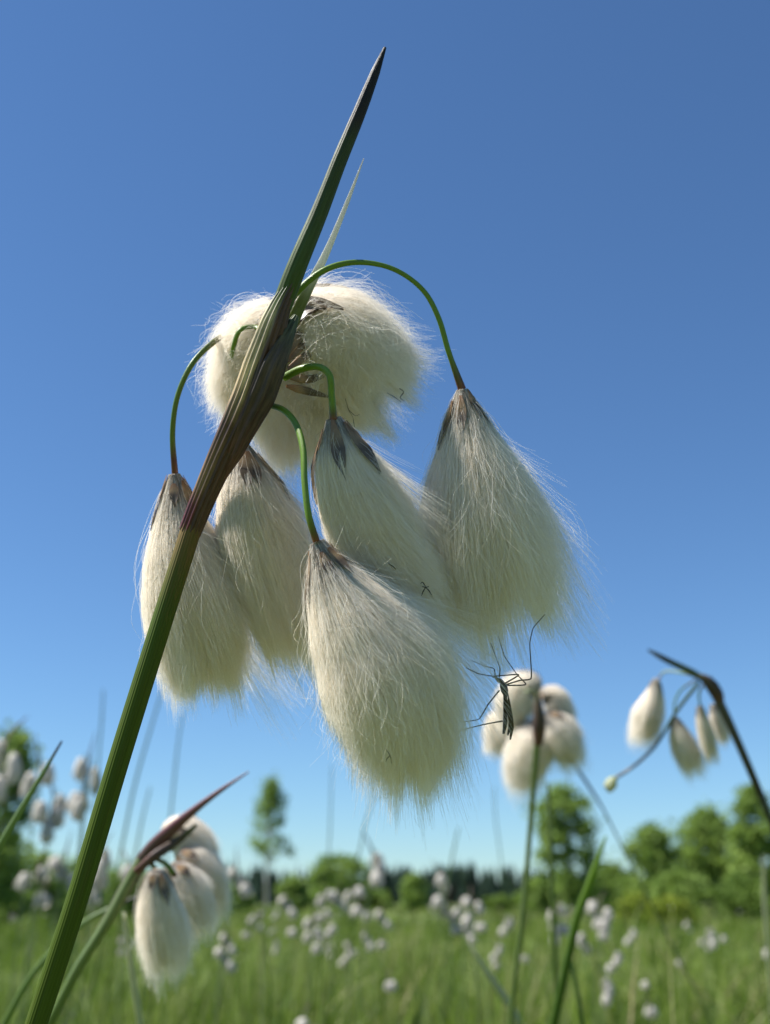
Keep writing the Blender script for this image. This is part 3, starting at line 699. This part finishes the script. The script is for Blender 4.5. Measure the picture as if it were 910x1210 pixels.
def grass(name, N, r0, r1, hlo, hhi, wid, ang=36, power=1.0, seg=4, seed=0, label='', tuss=18):
    r = np.random.default_rng(seed)
    d = (r0 ** power + (r1 ** power - r0 ** power) * r.random(N)) ** (1 / power); a = np.radians(r.uniform(-ang, ang, N))
    bx, by = d * np.sin(a), d * np.cos(a)
    patch = .5 + .5 * np.sin(bx * 2.1 + 1.3 * np.sin(by * 1.7)) * np.sin(by * 1.9 + np.sin(bx * 1.1))
    h = (hlo + (hhi - hlo) * r.random(N) ** 1.3) * (.52 + .6 * patch)
    if tuss:
        M = max(1, N // tuss); ti = r.integers(0, M, N)
        sp_ = .035 * (1 + d[ti] * .03)
        bx, by = bx[ti] + r.normal(0, 1, N) * sp_, by[ti] + r.normal(0, 1, N) * sp_; d = d[ti]
        patch = patch[ti]; h = h[ti] * r.uniform(.6, 1.1, N)
    lean = np.radians(r.normal(6, 10, N)); la = r.uniform(0, 2 * np.pi, N)
    if tuss: lean = np.radians(r.normal(0, 7, M))[ti] + np.radians(r.normal(5, 7, N))
    lx = np.cos(la) * np.tan(lean) + .08; ly = np.sin(la) * np.tan(lean)
    bend = np.abs(r.normal(0, .35, N)) * h; ori = r.uniform(0, np.pi, N)
    wx, wy = np.cos(ori), np.sin(ori); wd = wid * r.uniform(.5, 1.3, N) * (1 + d * .12) * (1 + 1.6 * (r.random(N) < .08))
    s = np.linspace(0, 1, seg + 1)
    cx = bx[:, None] + (h * lx)[:, None] * s + (bend * np.cos(la))[:, None] * s ** 2.5
    cy = by[:, None] + (h * ly)[:, None] * s + (bend * np.sin(la))[:, None] * s ** 2.5
    cz = h[:, None] * s - (bend * .35)[:, None] * s ** 3 - .02
    ww = wd[:, None] * (1 - s ** 1.8 * .94) * .5
    V = np.stack([np.stack([cx - ww * wx[:, None], cy - ww * wy[:, None], cz], -1), np.stack([cx + ww * wx[:, None], cy + ww * wy[:, None], cz], -1)], 2)  # N,seg+1,2,3
    base = (np.arange(N) * (seg + 1) * 2)[:, None] + (np.arange(seg) * 2)[None, :]
    Fq = np.stack([base, base + 1, base + 3, base + 2], -1).reshape(-1, 4)
    tint = np.clip((r.normal(.42, .26, M)[ti] + r.normal(0, .14, N) if tuss else r.normal(.42, .28, N)) + .34 * (patch - .5), 0, 1); tint = np.where(r.random(N) < .05, r.uniform(.85, 1, N), tint)
    tint = np.repeat(tint[:, None], (seg + 1) * 2, 1).ravel()
    tag(mesh_obj(name, V.reshape(-1, 3), Fq, M_GRASS, tint=tint), label, 'grass', kind='stuff')
grass('meadow_grass', 30000, .45, 4.0, .12, .36, .003, ang=44, power=1.5, seed=1, label='dense green sedge and grass filling the near meadow')
grass('meadow_grass', 42000, 4.0, 22, .14, .34, .0034, ang=38, power=1.5, seg=3, seed=2, label='green grass of the middle meadow')
grass('meadow_grass', 45000, 22, 130, .2, .42, .006, ang=32, power=1.4, seg=2, seed=3, label='far band of meadow grass before the trees')

grass('meadow_broad_blades', 4600, .42, 3.5, .17, .37, .0060, ang=42, power=1.6, seg=6, seed=8, tuss=3, label='broader sedge leaves among the near meadow grass')
grass('meadow_sedge_stalks', 2800, .7, 6, .28, .44, .0020, ang=40, power=1.4, seg=6, seed=4, tuss=0, label='scattered taller sedge stalks standing out of the meadow grass')
# ================================================================== TREES
def leaf_mat(name, c0, c1):
    m = Mat(name); at = m.n('Attribute', attribute_name='tint'); c = m.ramp(at.outputs['Fac'], [(0, c0), (1, c1)])
    return m.leafy(c, trans=.45, rough=.6, spec=.15, tcol=m.mix(.5, c, (.16, .24, .03)))
M_LEAFD = leaf_mat('dark_foliage', (.08, .14, .03), (.20, .29, .06))
M_LEAFM = leaf_mat('mid_foliage', (.13, .21, .045), (.27, .37, .09))
M_LEAFB = leaf_mat('light_foliage', (.15, .21, .025), (.30, .34, .05))
M_BARK = plain('birch_bark', (.35, .33, .30), .8, nscale=4, var=.6)
M_BARKD = plain('grey_bark', (.14, .11, .08), .9, nscale=6)
M_SPR = plain('spruce_foliage', (.012, .024, .016), .9, spec=.05, nscale=.3)

def tree(name, label, cat, x, ytop, ybase, prof, d, nclump, nleaf, mat, bark=M_BARKD, leaf=.09, seed=0, clump_r=.10, group=None, trunk_r=.012, low=.15, air=0.0):
    """prof: (fraction of height from the ground, half width in photo px)"""
    r = np.random.default_rng(seed + 500)
    base = W(x, YH, d); base[2] = -.02
    dist = math.hypot(base[0], base[1])
    k = d / F
    H = (YH - ytop) * k * .94 + CAM[2]
    root = empty(name, base, label, cat, group)
    hh, ww = zip(*prof)
    top = base + [0, 0, H]
    wob = r.normal(0, H * .015, 3)
    V, Fq, uv = tube(np.array([base, base + [wob[0], 0, H * .4], base + [wob[1], 0, H * .75], top]), [H * trunk_r, H * trunk_r * .75, H * trunk_r * .4, H * .001], 9, 24)
    parts = [(V, Fq, uv)]
    f = low + (1 - low) * r.random(nclump) ** .85
    R = np.interp(f, hh, ww) * k
    a = r.uniform(0, 6.28, nclump); q = np.sqrt(r.random(nclump)) * (.95)
    cc = base + np.stack([R * q * np.cos(a), R * q * np.sin(a), f * H * .97], 1)
    for j in range(0, nclump, max(1, nclump // 40)):
        z0 = np.clip(f[j] - .12, .05, .95); s0 = base + [0, 0, z0 * H]
        parts.append(tube(np.array([s0, (s0 + cc[j]) / 2 + [0, 0, .02 * H], cc[j]]), [H * trunk_r * .3, H * trunk_r * .2, H * .0008], 5, 8))
    V, Fq, uv = join(parts)
    mesh_obj('trunk', V, Fq, bark, root, uv=uv)
    nleaf = int(nleaf * .8); leaf = leaf * 1.15; ci = r.integers(0, nclump, nleaf); cr = H * clump_r * 1.3 * r.uniform(.5, 1.3, nclump)
    g = r.normal(0, 1, (nleaf, 3)); g /= np.linalg.norm(g, axis=1)[:, None]; g *= (r.random(nleaf) ** .5 * r.uniform(.6, 1.5, nleaf))[:, None]
    P = cc[ci] + g * cr[ci][:, None] * [1, 1, .8]
    P[:, 2] = np.maximum(P[:, 2], .05)
    u = r.normal(0, 1, (nleaf, 3)); u /= np.linalg.norm(u, axis=1)[:, None]; v = np.cross(u, r.normal(0, 1, (nleaf, 3))); v /= np.linalg.norm(v, axis=1)[:, None]
    s = (leaf * r.uniform(.6, 1.3, nleaf))[:, None]
    V = np.stack([P - u * s, P - v * s * .55, P + u * s, P + v * s * .55], 1).reshape(-1, 3)
    tint = np.repeat(np.clip(r.normal(.5, .25, nclump)[ci] + r.normal(0, .15, nleaf), 0, 1), 4)
    mesh_obj('crown', V, np.arange(nleaf * 4).reshape(-1, 4), mat, root, tint=tint, smooth=False)
    return root
RB = [(0, .8), (.2, .95), (.5, 1), (.8, .75), (1, .2)]
def pr(w_, p=RB): return [(a, b * w_) for a, b in p]
tree('birch_tree', 'slender airy young birch standing alone against the sky', 'tree', 316, 912, 1072, [(0, 4), (.35, 10), (.42, 31), (.55, 29), (.75, 19), (.9, 9), (1, 2)], 46, 75, 3000, M_LEAFM, M_BARK, .075, 1, .05, low=.4, trunk_r=.010)
tree('leafy_tree', 'leafy tree at the left edge behind the cotton heads', 'tree', -8, 848, 1072, [(0, 16), (.3, 26), (.6, 30), (.85, 22), (1, 8)], 16, 70, 5000, M_LEAFM, leaf=.05, seed=2, clump_r=.07)
tree('leafy_tree', 'tall round dark green tree behind the crane fly cottongrass', 'tree', 672, 925, 1072, [(0, 26), (.25, 34), (.5, 30), (.8, 38), (.95, 26), (1, 8)], 30, 90, 7000, M_LEAFM, leaf=.07, seed=3, clump_r=.075, low=.1)
tree('leafy_tree', 'lower bushy tree between the tall round one and the broad one at right', 'tree', 776, 976, 1072, pr(38), 32, 70, 6500, M_LEAFM, leaf=.07, seed=4, clump_r=.12)
tree('leafy_tree', 'broad bushy tree at right with a rounded top', 'tree', 842, 958, 1072, pr(52), 34, 90, 9000, M_LEAFM, leaf=.08, seed=5, clump_r=.12)
tree('leafy_tree', 'tree at the right edge behind the bent dark stem', 'tree', 902, 925, 1072, pr(34), 31, 80, 7500, M_LEAFM, leaf=.08, seed=6, clump_r=.08)
tree('leafy_tree', 'tree beyond the right edge of the tree row', 'tree', 985, 935, 1072, pr(55), 33, 80, 7500, M_LEAFM, leaf=.08, seed=16, clump_r=.10)
SH = [(0, 1), (.4, 1), (.8, .7), (1, .3)]
bushes = [(725, 1022, 40, 40, M_LEAFD, 'dark bush filling the gap right of the tall round tree'), (640, 1040, 30, 42, M_LEAFM, 'low bush left of the tall round tree'),
          (805, 1030, 50, 26, M_LEAFM, 'green bush below the two bushy trees'), (790, 1062, 34, 18, M_LEAFB, 'low yellow green bush in front of the right trees'), (752, 1058, 26, 19, M_LEAFB, 'smaller yellow green bush left of the other one'),
          (880, 1035, 46, 24, M_LEAFD, 'dark bush at the foot of the right edge tree'), (400, 1010, 42, 60, M_LEAFM, 'mid green bush rising above the forest line left of centre'),
          (490, 1034, 14, 55, M_LEAFM, 'narrow pointed bush before the dark forest at centre'), (440, 1052, 26, 62, M_LEAFM, 'low bush before the forest below the lowest tuft'),
          (345, 1040, 20, 50, M_LEAFM, 'bush right beside the birch trunk'), (268, 1044, 30, 48, M_LEAFM, 'broad low bush left of the birch'), (225, 1050, 30, 52, M_LEAFM, 'low bush behind the large lower left tufts'),
          (150, 1024, 36, 30, M_LEAFM, 'green bush right of the thick stem at left'), (95, 1018, 40, 24, M_LEAFM, 'green bush behind the thick stem at left'), (45, 1008, 40, 20, M_LEAFM, 'bush under the slanting blade'),
          (0, 985, 44, 18, M_LEAFM, 'low bush at the left edge under the leafy tree'), (590, 1060, 22, 60, M_LEAFD, 'small bush in front of the forest beside the long stem')]
for i, (x, yt, hw, d, mt, lab) in enumerate(bushes):
    tree('bush', lab, 'bush', x, yt, 1072, pr(hw, SH), d, 45, 3200, mt, leaf=.0022 * d if d > 25 else .05, seed=30 + i, clump_r=.16, group='bushes around the meadow', low=.1)

# far dark spruce wood, one mass
r = np.random.default_rng(9); parts = []; tints = []
for i in range(900):
    d = r.uniform(300, 370); a = math.radians(r.uniform(-34, 34)); x, y = d * math.sin(a), d * math.cos(a); h = r.uniform(8.6, 11.6) * (1.0 + .06 * math.sin(a * 30)); R = h * r.uniform(.16, .24)
    nl = 9; na = 9; V = []; F_ = []
    for l in range(nl):
        z = h * (.05 + .88 * l / nl); rl = R * (1 - l / nl) ** .9 + .1; aa = np.linspace(0, 2 * np.pi, na, endpoint=False) + r.uniform(0, 1)
        ro = rl * r.uniform(.65, 1.2, na); b = len(V)
        V += [(x + c_ * math.cos(q), y + c_ * math.sin(q), z - .02 * h * r.uniform(0, 1.5)) for c_, q in zip(ro, aa)] + [(x, y, min(h, z + h * .24))] * 1
        F_ += [[b + j, b + (j + 1) % na, b + na] for j in range(na)]
    parts.append((np.array(V), np.array(F_), np.zeros((len(V), 2)))); tints.append(np.full(len(V), r.random()))
V, Fq, uv = join(parts)
tag(mesh_obj('forest', V, Fq, M_SPR, tint=np.concatenate(tints), smooth=False), 'dark far spruce forest along the horizon', 'forest', kind='stuff')
